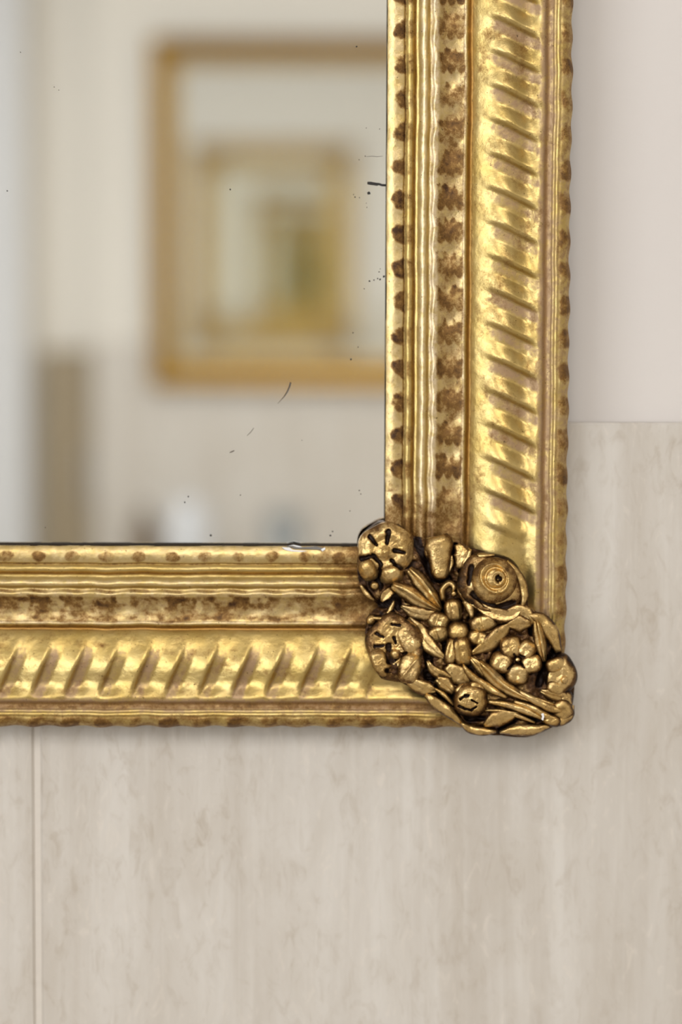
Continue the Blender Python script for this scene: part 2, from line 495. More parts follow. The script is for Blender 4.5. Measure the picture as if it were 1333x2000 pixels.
def rail_fields(u, v, ph, phf, per, ln, kind):
    """height, stain, wear, groove, pale and outline shift at (u along, v across), in frame pixels; u runs clockwise round the frame"""
    seed = {'right': 3, 'bottom': 11, 'left': 23, 'top': 31}[kind]
    k = np.round((u - ph) / per)
    du = u - ph - k * per                                   # distance from the nearest repeat
    rk = hash2(k, np.zeros_like(k), seed)
    rk2 = hash2(k, np.ones_like(k), seed + 5)
    strong = kind in ('right', 'left')
    endd = np.minimum(u, ln - u)                            # distance to the outer corner
    near = sstep(640, 440, endd)
    h = prof_h(v)
    # slanted gadroons: teardrop reeds with flat valleys between
    g = np.clip((v - 169) / 140, 0, 1)
    shift = (44 if strong else 36) * (g - 0.58) + 6 * np.sin((g - 0.58) * 4)
    q = (u - ph - phf - shift) / per
    t = q % 1.0
    gk = hash2(np.floor(q), np.zeros_like(u), seed + 9)
    if not strong: t = 1 - t
    env = sstep(0.06, 0.56, g) * sstep(0.98, 0.70, g) * sstep(360, 430, endd)
    wd = 0.64 if strong else 0.68
    x = t / wd; pk = 0.66 if strong else 0.76
    reed = np.where(x < pk, np.sin(np.pi / 2 * np.clip(x / pk, 0, 1) ** 1.1) * 0.35 + 0.65 * np.clip(x / pk, 0, 1), np.where(x < 1, np.cos(np.pi / 2 * np.clip((x - pk) / (1 - pk), 0, 1)) ** 1.1, 0.0))
    h = h + env * ((11 + 3 * gk) * reed - 4.0)
    # waviness of the smaller members
    wav = np.cos(2 * np.pi * du / per)
    h = h + 1.6 * wav * np.exp(-((v - 92) / 8) ** 2) + 0.8 * wav * np.exp(-((v - 74) / 7) ** 2)
    h = h + 0.6 * wav * np.exp(-((v - 20) / 12) ** 2)
    h = h + 2.0 * wav * np.exp(-((v - 128) / 18) ** 2)
    h = h + 2.0 * np.cos(2 * np.pi * (u - ph - 14) / per) * np.exp(-((v - 350) / 9) ** 2)
    h = h + 1.1 * (fbm(u / 34, v / 34, seed) - 0.5) * 2 + 0.5 * (fbm(u / 11, v / 8, seed + 3) - 0.5)
    vs = 1.6 * np.cos(2 * np.pi * (u - ph - 14) / per) * sstep(325, 356, v) + 3.0 * (fbm(u / 70, v * 0, seed + 7) - 0.5) * sstep(-10, 20, v)
    vs = vs + (1.3 * np.cos(2 * np.pi * du / per + 1.0)) * np.exp(-((v - 92) / 10) ** 2)
    vs = vs - 46 * sstep(90, 5, endd) * sstep(280, 360, v)          # the outer corner is worn round under the flowers
    # brown glaze, with the lower edge's shade painted in
    st = np.zeros_like(u)
    nz = fbm(u / 13, v / 13, seed + 20, 3) - 0.5
    nl = fbm(u / 40, v / (26 if strong else 13), seed + 90, 4) - 0.5
    if strong:
        e = 1 - ((du + 5 * nz) / 21) ** 2 - ((36 - v) / 26) ** 2
        st = np.maximum(st, sstep(-0.25, 0.5, e + nz * 1.0) * (v < 36.5) * (0.66 + 0.25 * rk + 0.7 * nz))
        e = 1 - (du / 22) ** 2
        st = np.maximum(st, sstep(-.2, 0.7, e) * np.exp(-((v - 46) / 8) ** 4) * (0.34 + .2 * rk))
        lobe = 11 * np.abs(np.cos(np.pi * (v - 107) / 18.0)) ** 0.7
        dd = du + 3 - lobe + 6 * nz
        e = np.where(dd > 0, 1 - (dd / 17), 1 - (dd / 38) ** 2)
        st = np.maximum(st, sstep(0.0, 0.55, e + nz * 0.7) * sstep(93, 106, v + 8 * nz) * sstep(156, 148, v) * (0.50 + 0.22 * rk2 + 0.55 * nz))
        st = np.maximum(st, 0.22 + 0.5 * nl + 0 * v) * np.where((v > 100) & (v < 156), 1, 1) if False else np.maximum(st, (0.32 + 0.9 * nl) * sstep(98, 112, v) * sstep(160, 152, v))
    else:
        e = 1 - ((du + 5 * nz) / 17) ** 2 - ((v - 21) / 12) ** 2
        st = np.maximum(st, sstep(-0.2, 0.6, e + nz) * (0.40 + 0.34 * rk))
        e = 1 - (du / 27) ** 2
        st = np.maximum(st, sstep(-.1, 0.8, e + nz * 1.8) * sstep(90, 104, v) * sstep(150, 112, v) * (0.48 + 0.34 * rk2 + .5 * nz))
        st = np.maximum(st, (0.40 + 1.2 * nl + .5 * nz) * sstep(96, 104, v) * sstep(160, 146, v))
        st = np.maximum(st, sstep(-0.2, 0.7, 1 - (du / 24) ** 2 + nz) * np.exp(-((v - 88) / 4) ** 2) * 0.5)
        st = np.maximum(st, np.exp(-((v - 160) / 5) ** 2) * (0.22 + 0.8 * nz + .2 * rk))
    e = 1 - ((du - 6) / 22) ** 2
    st = np.maximum(st, sstep(-0.4, 0.8, e + nz * 1.4) * sstep(330, 342, v) * ((0.46 if strong else 0.48) + 0.25 * rk2 + .3 * nz))
    st = np.maximum(st, ((0.18 if strong else 0.52) + 0.5 * nl) * sstep(304, 312, v) * sstep(328, 318, v))  # outer band browner on the bottom rail: shade of its down-facing side
    st = np.maximum(st, ((0.22 if strong else 0.42) + 0.7 * nl) * sstep(326, 338, v))
    st = np.maximum(st, (0.12 + 0.9 * nl) * sstep(166, 176, v) * sstep(312, 300, v))
    for c, w, a in ((35.4, 1.5, 0.8), (54, 1.8, 0.40), (84.5, 2.0, 0.30), (158, 2.0, 0.30)):
        st = np.maximum(st, a * np.exp(-((v - c) / w) ** 2) * (0.7 + 0.6 * (nz + 0.5)))
    st = np.maximum(st, near * sstep(0.40, 0.66, fbm(u / 34, v / 22, seed + 41, 4)) * 0.48 * sstep(190, 165, v) * np.where((v > 58) & (v < 100), 0.4, 1.0))
    st = np.maximum(st, sstep(500, 405, endd + 60 * nz) * 0.62 * sstep(185, 160, v))
    # bare clay in the valleys between the reeds and along the outer hollow
    wn = fbm(u / 22, v / 22, seed + 60, 4)
    val = sstep(0.50, 0.70, t) * sstep(1.05, 0.86, t)
    wr = sstep(0.1, 0.35, g) * sstep(1.0, 0.9, g) * sstep(360, 430, endd) * val * (0.50 + 0.5 * (wn - 0.3)) * (0.55 + 0.7 * gk)
    wr = np.maximum(wr, sstep(286 if strong else 294, 306, v) * sstep(338, 318, v) * (0.56 + 0.5 * (wn - .3)))
    if strong: wr = np.maximum(wr, sstep(318, 326, v) * (0.10 + 0.45 * wn))
    gr = np.maximum(0.9 * np.exp(-((v - 164) / 4.0) ** 2), 0.55 * np.exp(-((v - 54.5) / 2.2) ** 2))
    gr = np.maximum(gr, 0.35 * np.exp(-((v - 311) / 4) ** 2))
    pl = (0.85 if strong else 0.35) * sstep(82, 88, v) * sstep(106, 97, v) + 0.30 * sstep(100, 108, v) * sstep(156, 150, v) + (0.30 if strong else .25) * sstep(36, 30, v)
    pl = pl + (0.7 if strong else .4) * np.exp(-((v - 71) / 6) ** 2) + 0.5 * np.exp(-((v - 152) / 2.5) ** 2)  # bright ridge highlights painted in as pale colour
    return h, st, wr, gr, np.clip(pl, 0, 1), vs


# outer edges and scale of the moulding, from the photograph's near corner
x_in = float(P(753, 620, 44)[0]); x_out = float(P(1116, 620, 76)[0])
z_in = float(P(400, 1068, 44)[2]); z_out = float(P(450, 1422, 76)[2])
RW = ((x_out - x_in) + (z_in - z_out)) / 2
x_in = (x_in + x_out - RW) / 2; x_out = x_in + RW
z_in = (z_in + z_out + RW) / 2; z_out = z_in - RW
KS = RW / VW                                        # metres per profile pixel
FWID, FHEI = 0.585, 0.735
x_left = x_out - FWID; z_top = z_out + FHEI
CX, CZ = (x_left + x_out) / 2, (z_out + z_top) / 2
mirror = empty('gilt_mirror', (CX, -TILE_T, CZ))
tag(mirror, 'large ornate gilt mirror in sharp focus, with a flower cluster on its corner', 'mirror')
BANDS = [('sight_moulding', 0, 54.5), ('ridge_moulding', 54.5, 103), ('cove_moulding', 103, 163), ('gadroon_moulding', 163, 312), ('edge_moulding', 312, 360)]
PER = 65.6


def rail_dirs(kind):
    # (outer start corner, along, outward) ; clockwise as seen from the room
    return {'right': ((x_out, z_top), (0, -1), (1, 0), FHEI), 'bottom': ((x_out, z_out), (-1, 0), (0, -1), FWID),
            'left': ((x_left, z_out), (0, 1), (-1, 0), FHEI), 'top': ((x_left, z_top), (1, 0), (0, 1), FWID)}[kind]


def corner_u(kind, px, py):
    (cx, cz), al, ou, ln = rail_dirs(kind)
    p = P(px, py, 90)
    return ((p[0] - cx) * al[0] + (p[2] - cz) * al[1]) / KS


PHASE = {'right': corner_u('right', 990, 524), 'bottom': corner_u('bottom', 335, 1330)}
PHF = {'right': -40.0, 'bottom': -30.0, 'left': -40.0, 'top': -30.0}
PHASE['left'] = PHASE['right']; PHASE['top'] = PHASE['bottom']
TWIST = 0.0
for kind in ('right', 'bottom', 'left', 'top'):
    (cx, cz), al, ou, ln = rail_dirs(kind)
    lnp = ln / KS
    per = PER * S / KS
    # wooden body behind the mouldings: mitred block with the dark rebate
    w0 = 14.0
    pv = []
    for (v, hh) in ((0, 6), (0, 43), (10, 42), (60, 40), (160, 38), (250, 58), (330, 58), (336, 54), (336, 0), (40, 0), (40, 6)):
        ins = (VW - v)
        for uu in (ins, lnp - ins):
            d = (v - VW) * KS
            pv.append((cx + al[0] * uu * KS + ou[0] * d, -TILE_T - hh * S, cz + al[1] * uu * KS + ou[1] * d))
    n = len(pv) // 2
    fs = [(2 * i, 2 * i + 1, 2 * ((i + 1) % n) + 1, 2 * ((i + 1) % n)) for i in range(n)] + [tuple(range(0, 2 * n, 2)), tuple(range(1, 2 * n, 2))[::-1]]
    mb = MB(); mb.add(pv, fs)
    body = mb.build('frame_rail', M_rebate, mirror, (CX, -TILE_T, CZ))
    step = 3.2 if kind in ('right', 'bottom') else 6.0
    for name, v0, v1 in BANDS:
        nv = max(8, int((v1 - v0) / (1.6 if step < 4 else 3.0)))
        nu = int(lnp / step)
        vv = np.linspace(v0, v1, nv + 1)
        ss = np.linspace(0, 1, nu + 1)
        V, T = np.meshgrid(vv, ss)
        ins = VW - V
        U = ins + T * (lnp - 2 * ins)
        H, st, wr, gr, pl, vs = rail_fields(U, V, PHASE[kind], PHF[kind], per, lnp, kind)
        if name == 'edge_moulding':             # turn the outer edge back to the wall
            ex = np.array([6.0, 30.0, 60.0])
            add = lambda A, f: np.concatenate([A, f], axis=1)
            U = add(U, np.repeat(U[:, -1:], 3, 1)); H = add(H, H[:, -1:] - ex[None]); V = add(V, np.repeat(V[:, -1:] + 0.6, 3, 1))
            st = add(st, np.repeat(st[:, -1:], 3, 1)); wr = add(wr, np.repeat(wr[:, -1:], 3, 1)); gr = add(gr, np.repeat(gr[:, -1:], 3, 1)); pl = add(pl, np.repeat(pl[:, -1:], 3, 1)); vs = add(vs, np.repeat(vs[:, -1:], 3, 1))
        if name == 'sight_moulding':            # and the sight edge back towards the glass
            U = np.concatenate([U[:, :1], U], 1); H = np.concatenate([H[:, :1] - 3.0, H], 1); V = np.concatenate([V[:, :1], V], 1)
            st = np.concatenate([st[:, :1], st], 1); wr = np.concatenate([wr[:, :1], wr], 1); gr = np.concatenate([gr[:, :1], gr], 1); pl = np.concatenate([pl[:, :1], pl], 1); vs = np.concatenate([vs[:, :1], vs], 1)
        D = (V + vs - VW) * KS
        X = cx + al[0] * U * KS + ou[0] * D
        Z = cz + al[1] * U * KS + ou[1] * D
        Y = -TILE_T - H * S
        nvv = V.shape[1]
        idx = np.arange((nu + 1) * nvv).reshape(nu + 1, nvv)
        q = np.stack([idx[:-1, :-1], idx[1:, :-1], idx[1:, 1:], idx[:-1, 1:]], -1).reshape(-1, 4)
        # check the winding so that normals face the room
        o = mesh_obj(name, np.stack([X, Y, Z], -1).reshape(-1, 3), q.tolist(), M_gilt, body, (CX, -TILE_T, CZ), True,
                     {'stain': st.ravel(), 'wear': wr.ravel(), 'groove': gr.ravel(), 'pale': pl.ravel()})
        if o.data.polygons[len(o.data.polygons) // 2].normal.y > 0:
            o.data.flip_normals()
# glass
m = MB()
e = 14 * KS
m.box((x_left + RW - e, GY, z_out + RW - e), (x_out - RW + e, GY + 0.0010, z_top - RW + e))
glass = m.build('mirror_glass', M_mirror, mirror, (CX, -TILE_T, CZ))
m = MB(); m.box((x_left + RW * .8, GY + .0012, z_out + RW * .8), (x_out - RW * .8, -TILE_T - .0005, z_top - RW * .8))
m.build('backing_board', M_wood, mirror, (CX, -TILE_T, CZ))


def mark(name, pts, mat, width):
    """a flaw in the silvering: a flat sliver following pts (photo pixels) on the glass"""
    pts = np.array(pts, float)
    n = len(pts)
    tg = np.gradient(pts, axis=0)
    nr = np.stack([-tg[:, 1], tg[:, 0]], 1); nr /= np.linalg.norm(nr, axis=1)[:, None] + 1e-9
    w = np.array([width[i] if isinstance(width, (list, tuple)) else width * (0.45 + 0.55 * math.sin(math.pi * (i + .5) / n)) for i in range(n)])
    a = P(pts[:, 0] + nr[:, 0] * w / 2, pts[:, 1] + nr[:, 1] * w / 2, GH + 0.25)
    b_ = P(pts[:, 0] - nr[:, 0] * w / 2, pts[:, 1] - nr[:, 1] * w / 2, GH + 0.25)
    return mesh_obj(name, np.concatenate([a, b_]), [(i, i + 1, n + i + 1, n + i) for i in range(n - 1)], mat, glass, (CX, -TILE_T, CZ), False)


def dot(px, py, r, mat=None, seed=0):
    rnd = random.Random(int(px * 7 + py * 13))
    k = 9
    pts = [(px + r * rnd.uniform(.65, 1.15) * math.cos(6.283 * i / k), py + r * rnd.uniform(.65, 1.15) * math.sin(6.283 * i / k)) for i in range(k)]
    pts = np.array(pts)
    return mesh_obj('spot', P(pts[:, 0], pts[:, 1], GH + 0.25), [tuple(range(k))], mat or M_spot, glass, (CX, -TILE_T, CZ), False)


mark('scratch', [(718, 357.5), (724, 358), (731, 359), (737, 360), (741, 359.5), (746, 361.5), (754, 362)], M_spot, [5, 6.5, 6, 6, 4.5, 4.5, 4.5])
mark('scratch', [(719, 375), (721, 377.5), (724, 379)], M_spot, [4, 7, 1])
mark('scratch', [(568, 747), (566, 755), (561, 766), (555, 775), (549, 782), (543, 788)], M_scratch, [3.5, 3.2, 3, 2.2, 1.4, 1.0])
mark('scratch', [(496, 836), (490, 844), (483, 851)], M_scratch, 1.3)
mark('scratch', [(458, 880), (454, 882), (449, 884)], M_scratch, 2.4)
mark('scratch', [(716, 306), (728, 305), (737, 306), (748, 305)], M_scratch, 1.0)
for (px, py, r) in ((750, 540, 2.6), (743, 546, 2.0), (738, 544, 1.6), (731, 547, 1.6), (722, 549, 2.0), (712, 564, 1.4), (741, 531, 1.5), (743, 525, 1.2),
                    (694, 385, 1.7), (703, 386, 1.4), (691, 380, 1.3), (717, 405, 1.2), (716, 397, 1.0), (714, 305, 1.4), (702, 312, 1.3), (450, 370, 1.9), (412, 1046, 2.6), (368, 970, 1.7),
                    (361, 981, 1.8), (646, 1046, 2.2), (650, 1038, 1.6), (686, 702, 2.3), (690, 650, 1.6), (700, 678, 1.5), (697, 91, 1.8), (106, 170, 1.3), (115, 176, 1.1),
                    (40, 102, 1.2), (14, 373, 1.7), (560, 451, 1.2), (470, 967, 1.4), (702, 958, 1.5), (705, 965, 1.3), (684, 998, 1.3), (590, 860, 1.0), (88, 1030, 1.4), (742, 252, 1.3), (716, 250, 1.1)):
    dot(px, py, r, M_spot if r > 1.5 else M_scratch)

# ------------------------------------------------------------------ the corner of flowers
OC = np.array([x_out, -TILE_T, z_out])            # its origin: the frame's outer corner


def cc(x, y):
    """study-crop coordinates -> photo pixels"""
    return 680 + x / 2.898, 980 + y / 2.898


def world_v(px, py):
    """how far outward across the moulding a photo pixel lies (mitred)"""
    p = P(px, py, 70)
    vx = (p[..., 0] - x_in) / KS; vz = (z_in - p[..., 2]) / KS
    return np.maximum(vx, vz)


def ground(px, py):
    v = world_v(np.asarray(px, float), np.asarray(py, float))
    h = np.where(v < 0, 46, prof_h(np.clip(v, 0, VW)))
    # compo mound evens the members out
    sm = 50 + 34 * sstep(60, 250, v) - 4 * sstep(310, 370, v)
    return 0.35 * h + 0.65 * sm + 15


def pool_mask(X, Y, pools):
    """1 inside the sunk places of the carving (polylines in crop units with a radius), 0 outside; X, Y photo pixels"""
    cx = (X - 680) * 2.898; cy = (Y - 980) * 2.898
    cx = cx + 9 * (fbm(X / 6, Y / 6, 301) - 0.5); cy = cy + 9 * (fbm(X / 6, Y / 6, 302) - 0.5)
    m = np.zeros(np.shape(X))
    for p in pools:
        pts, r = p[:-1], p[-1]
        if len(pts) == 1: pts = (pts[0], (pts[0][0] + 1, pts[0][1]))
        for n_, (a, b_) in enumerate(zip(pts[:-1], pts[1:])):
            dx, dy = b_[0] - a[0], b_[1] - a[1]
            t = np.clip(((cx - a[0]) * dx + (cy - a[1]) * dy) / (dx * dx + dy * dy), 0, 1)
            dd = np.hypot(cx - a[0] - t * dx, cy - a[1] - t * dy)
            m = np.maximum(m, sstep(r * (1.35 - 0.35 * t), r * (0.55 - 0.3 * t), dd))
    return m


def dome(mb, c, rx, ry, ang=0.0, hgt=14, lift=4, prof=None, out=None, extra=None, nt=36, nr=10, skirt=16, crop=True, rim=0.6, pools=None, pd=9, wob=1.0, sq=2.7, tilt=0.22):
    """relief disc in photo pixels: rx, ry half-axes in crop units; prof(rho) 1..0; extra(rho, th, x, y)"""
    k = 2.898 if crop else 1.0
    cx, cy = cc(*c) if crop else c
    rx /= k; ry /= k
    th = np.linspace(0, 2 * np.pi, nt, endpoint=False)
    rho = np.concatenate([np.linspace(0.0, 1, nr) ** 0.85, [1.03]])
    RH, TH = np.meshgrid(rho, th, indexing='ij')
    o = out(TH) if out else 1.0
    if not out and rx > 12: o = (np.abs(np.cos(TH)) ** sq + np.abs(np.sin(TH)) ** sq) ** (-1 / sq)
    lx = RH * rx * np.cos(TH) * o; ly = RH * ry * np.sin(TH) * o
    a = R(ang)
    X = cx + lx * math.cos(a) - ly * math.sin(a); Y = cy + lx * math.sin(a) + ly * math.cos(a)
    pf = prof(np.clip(RH, 0, 1)) if prof else 0.5 * np.sqrt(np.clip(1 - RH ** 2 * 0.98, 0, 1)) + 0.5 * (1 - np.clip(RH, 0, 1) ** 4)
    g0 = float(ground(cx, cy))
    Hh = g0 + lift + hgt * pf
    if rx < 30 and rx > 12:
        rs = random.Random(int(cx * 31 + cy * 17)); t1 = rs.uniform(0, 6.283)
        Hh = Hh + tilt * (lx * math.cos(t1) + ly * math.sin(t1))
    if extra: Hh = Hh + extra(np.clip(RH, 0, 1), TH, lx, ly)
    Hh = Hh + wob * (3.0 * (fbm(X / 10, Y / 10, 77) - 0.5) + 1.2 * (fbm(X / 4, Y / 4, 79) - 0.5))
    pm = pool_mask(X, Y, pools) if pools else 0.0
    Hh = Hh - pd * pm
    Hh[-1] = np.minimum(Hh[-1], g0 - skirt)
    stn = 1.25 * rim * sstep(0.55, 1.02, RH) + 0.55 * (fbm(X / 11, Y / 11, 5) - 0.42)  # rims painted darker, glaze and crevice shade together
    stn = stn + 1.3 * pm + 0.0  # sunk places blackened, shade painted in to deepen them
    W = P(X, Y, Hh)
    nr_ = len(rho)
    faces = []
    for i in range(nr_ - 1):
        for j in range(nt):
            j2 = (j + 1) % nt
            if i == 0: faces.append((j * 0 + 0, nt + j2, nt + j)) if False else faces.append((j, nt + j, nt + j2, j2))
            else: faces.append((i * nt + j, (i + 1) * nt + j, (i + 1) * nt + j2, i * nt + j2))
    mb.add(W.reshape(-1, 3), faces, stain=np.clip(stn, 0, 1.3).ravel(), wear=np.zeros(W.shape[:2]).ravel())


def blade(mb, pts, wid, hgt=9, lift=4, kind='leaf', n=26, m=11, crop=True, taper=None, vein=0, skirt=12, lifts=None, rim=0.55):
    """leaf, petal or stem along a smooth line of crop points; wid = half-widths along it"""
    k = 2.898 if crop else 1.0
    pts = np.array([cc(*p) if crop else p for p in pts], float)
    wid = np.array(wid, float) / k * (1.4 if kind in ('leaf', 'fold') else 1.2)
    kp = np.linspace(0, 1, len(pts)); s = np.linspace(0, 1, n)
    def cat(v):
        v = np.asarray(v, float)
        if len(v) == 2: return np.interp(s, kp, v)
        # monotone-ish cubic through points
        d = np.gradient(v, kp)
        i = np.clip(np.searchsorted(kp, s, 'right') - 1, 0, len(kp) - 2)
        hh = kp[i + 1] - kp[i]; t = (s - kp[i]) / hh
        return (2 * t**3 - 3 * t**2 + 1) * v[i] + (t**3 - 2 * t**2 + t) * hh * d[i] + (-2 * t**3 + 3 * t**2) * v[i + 1] + (t**3 - t**2) * hh * d[i + 1]
    cx = cat(pts[:, 0]); cy = cat(pts[:, 1]); w = np.maximum(np.interp(s, np.linspace(0, 1, len(wid)), wid), 0.15)
    w = np.convolve(np.pad(w, 2, mode='edge'), [.1, .2, .4, .2, .1], 'valid')
    tx = np.gradient(cx); ty = np.gradient(cy); L = np.hypot(tx, ty) + 1e-9
    nx, ny = -ty / L, tx / L
    t = np.linspace(-1, 1, m)
    T, SS = np.meshgrid(t, s)
    X = cx[:, None] + nx[:, None] * w[:, None] * T; Y = cy[:, None] + ny[:, None] * w[:, None] * T
    g0 = ground(cx, cy)[:, None]
    lf = lift if lifts is None else np.interp(s, np.linspace(0, 1, len(lifts)), lifts)[:, None]
    endf = np.clip(np.minimum(SS, 1 - SS) * 7, 0, 1) ** 0.5
    if kind == 'round': pf = np.sqrt(np.clip(1 - T ** 2 * .97, 0, 1))
    elif kind == 'leaf': pf = 0.95 - 0.62 * np.abs(T + 0.25) ** 1.7 - 0.30 * np.exp(-((T - .12) / .12) ** 2) + 0.16 * np.exp(-((T + .7) / .2) ** 2)
    elif kind == 'cup': pf = 0.55 + 0.45 * np.abs(T) ** 1.5 - 0.6 * np.abs(T) ** 8
    elif kind == 'fold': pf = 1.05 - 0.9 * np.abs(T + 0.2) ** 0.8 + 0.18 * np.exp(-((T - .6) / .15) ** 2)
    else: pf = 1 - T ** 4
    Hh = g0 + lf + hgt * pf * (0.35 + 0.65 * endf)
    if vein: Hh = Hh + vein * np.sin(SS * 26 + np.abs(T) * 5) * (1 - np.abs(T)) * 0.6
    Hh = Hh + 2.4 * (fbm(X / 9, Y / 9, 91) - 0.5) + 1.0 * (fbm(X / 4, Y / 4, 93) - 0.5)
    # skirts
    Xs = np.concatenate([X[:, :1], X, X[:, -1:]], 1); Ys = np.concatenate([Y[:, :1], Y, Y[:, -1:]], 1)
    Hs = np.concatenate([g0 - skirt, Hh, g0 - skirt], 1)
    stn = 1.25 * rim * sstep(0.5, 1.0, np.abs(np.concatenate([T[:, :1], T, T[:, -1:]], 1))) + 0.55 * (fbm(Xs / 11, Ys / 11, 15) - 0.42)  # edges painted darker, glaze and crevice shade together
    W = P(Xs, Ys, Hs); mm = m + 2
    faces = [(i * mm + j, (i + 1) * mm + j, (i + 1) * mm + j + 1, i * mm + j + 1) for i in range(n - 1) for j in range(mm - 1)]
    faces += [tuple(range(mm)), tuple((n - 1) * mm + j for j in range(mm))[::-1]]
    mb.add(W.reshape(-1, 3), faces, stain=np.clip(stn, 0, 1).ravel(), wear=np.zeros(W.shape[:2]).ravel())


# the ground of the cluster, its outline followed round
OUTL = [(60, 270), (90, 190), (180, 122), (290, 128), (370, 195), (440, 205), (560, 190), (690, 260), (800, 292), (920, 345), (1000, 470), (1020, 590), (1090, 640),
        (1170, 740), (1215, 862), (1276, 930), (1283, 1040), (1272, 1150), (1242, 1232), (1150, 1280), (1020, 1332), (870, 1322), (700, 1302), (636, 1262), (556, 1194), (480, 1135), (400, 1062),
        (300, 1022), (190, 1002), (138, 930), (108, 830), (97, 740), (112, 645), (175, 590), (125, 540), (66, 470), (52, 380)]
oc_ = np.array(OUTL, float); c0 = np.array((640., 740.))
th_ = np.arctan2(oc_[:, 1] - c0[1], oc_[:, 0] - c0[0]); rr_ = np.hypot(oc_[:, 0] - c0[0], oc_[:, 1] - c0[1])
o_ = np.argsort(th_); th_, rr_ = th_[o_], rr_[o_]
th_ = np.concatenate([th_[-1:] - 2 * np.pi, th_, th_[:1] + 2 * np.pi]); rr_ = np.concatenate([rr_[-1:], rr_, rr_[:1]])
nt_, nr_ = 300, 110
TT = np.linspace(-np.pi, np.pi, nt_, endpoint=False)
ro = np.interp(TT, th_, rr_)
rho = np.concatenate([np.linspace(0, 1, nr_), [1.0, 1.0]])
RHO, TH = np.meshgrid(rho, TT, indexing='ij')
Xc = c0[0] + RHO * ro[None] * np.cos(TH); Yc = c0[1] + RHO * ro[None] * np.sin(TH)
PX, PY = 680 + Xc / 2.898, 980 + Yc / 2.898
HOLLOWS = [((389, 224), (460, 381), (491, 432), 20), ((366, 400), (511, 580), 15), ((280, 486), (436, 588), 10), ((166, 432), (186, 478), 18), ((193, 573), (272, 541), (280, 596), 26), ((107, 549), 22),
           ((106, 650), (200, 668), (326, 675), 16), ((364, 694), (450, 819), (460, 934), 26), ((541, 790), (574, 934), 16), ((632, 910), (694, 967), 14), ((455, 985), (520, 1000), 24), ((574, 1110), (610, 1155), 18),
           ((640, 396), (690, 341), 14), ((435, 318), (490, 437), (572, 437), 22), ((535, 590), (540, 640), 16), ((874, 797), (815, 920), (921, 1014), 28), ((1044, 668), (1038, 744), 20), ((1074, 862), 17),
           ((1173, 856), (1126, 920), (1080, 1032), 26), ((804, 1132), (991, 1155), 10), ((851, 1050), (945, 1108), 12), ((680, 1220), (757, 1226), 22), ((862, 1278), (945, 1237), 14), ((968, 1220), (1085, 1237), 12),
           ((640, 915), (692, 1020), 6), ((500, 1070), (560, 1120), 12), ((400, 600), (470, 660), 8), ((690, 620), (720, 690), 9), ((780, 850), (700, 820), 10), ((610, 250), (600, 330), 16), ((330, 560), (420, 600), 8)]
hm = pool_mask(PX, PY, HOLLOWS)
rg = 1 - np.abs(2 * fbm(PX / 17, PY / 17, 8, 3) - 1)
gh = ground(PX, PY) + 13 * (rg - 0.75) + 5 * (fbm(PX / 6, PY / 6, 9, 2) - 0.5) - 12 * sstep(0.9, 1.0, RHO) - 12 * hm
vm_ = world_v(PX, PY)
gh = np.where(vm_ > 0, np.maximum(gh, prof_h(np.clip(vm_, 0, VW)) + 4), gh)
gh[-2] = gh[-3] - 18
vv_ = world_v(PX[-1], PY[-1])
gh[-1] = np.where(vv_ > 340, 4, np.where(vv_ < 0, 24, np.minimum(gh[-2] - 5, prof_h(np.clip(vv_, 0, VW)) - 6)))
W = P(PX, PY, gh)
faces = [(i * nt_ + j, (i + 1) * nt_ + j, (i + 1) * nt_ + (j + 1) % nt_, i * nt_ + (j + 1) % nt_) for i in range(len(rho) - 1) for j in range(nt_)]
mb = MB(); mb.add(W.reshape(-1, 3), faces, stain=(0.62 + 0.7 * (fbm(PX / 16, PY / 16, 12) - 0.5) + 0.35 * sstep(0.7, 0.45, rg) + 1.1 * hm).ravel(), wear=np.zeros(PX.size))  # dark glazed ground; low spots and hollows get painted shade on top
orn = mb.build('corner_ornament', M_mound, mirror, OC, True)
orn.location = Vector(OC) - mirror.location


def sub(name, mb):
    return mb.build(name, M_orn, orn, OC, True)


# --- six-petalled daisy over the sight corner
DSL = [((125, 197), (162, 244), 13), ((229, 169), (221, 232), 15), ((264, 277), (318, 287), 13), ((248, 334), (299, 381), 11), ((76, 322), (142, 306), (190, 357), 14), ((186, 361), (174, 445), 10)]
mb = MB()
dome(mb, (215, 272), 162, 150, -20, 15, 4, prof=lambda r: (1 - r ** 4) * (0.62 + 0.38 * np.exp(-((r - .62) / .3) ** 2)), nt=90, nr=44, pools=DSL, pd=8, rim=.25,
     out=lambda t: 1 + 0.03 * np.cos(6 * t + 1), extra=lambda r, t, x, y: 12 * np.exp(-(np.hypot(x + 2, y - 4) / 10.0) ** 2) - 3 * np.exp(-((r - .43) / .1) ** 2))
dome(mb, (246, 412), 70, 54, -12, 15, 9, pd=5, prof=lambda r: 1 - r ** 2.6, rim=.3, nt=48, nr=16, pools=DSL)
dome(mb, (116, 386), 52, 64, -24, 15, 9, pd=5, prof=lambda r: 1 - r ** 2.6, rim=.3, nt=48, nr=16, pools=DSL)
sub('daisy', mb)
mb = MB(); dome(mb, (152, 476), 27, 25, 0, 12, 4); blade(mb, [(250, 500), (215, 530), (190, 565)], [20, 26, 8], 9, 2, 'cup'); blade(mb, [(262, 560), (245, 600), (215, 650)], [6, 13, 9], 9, 0, 'round'); blade(mb, [(70, 470), (105, 520), (150, 560)], [8, 15, 6], 8, 1, 'round'); sub('seed_bud', mb)
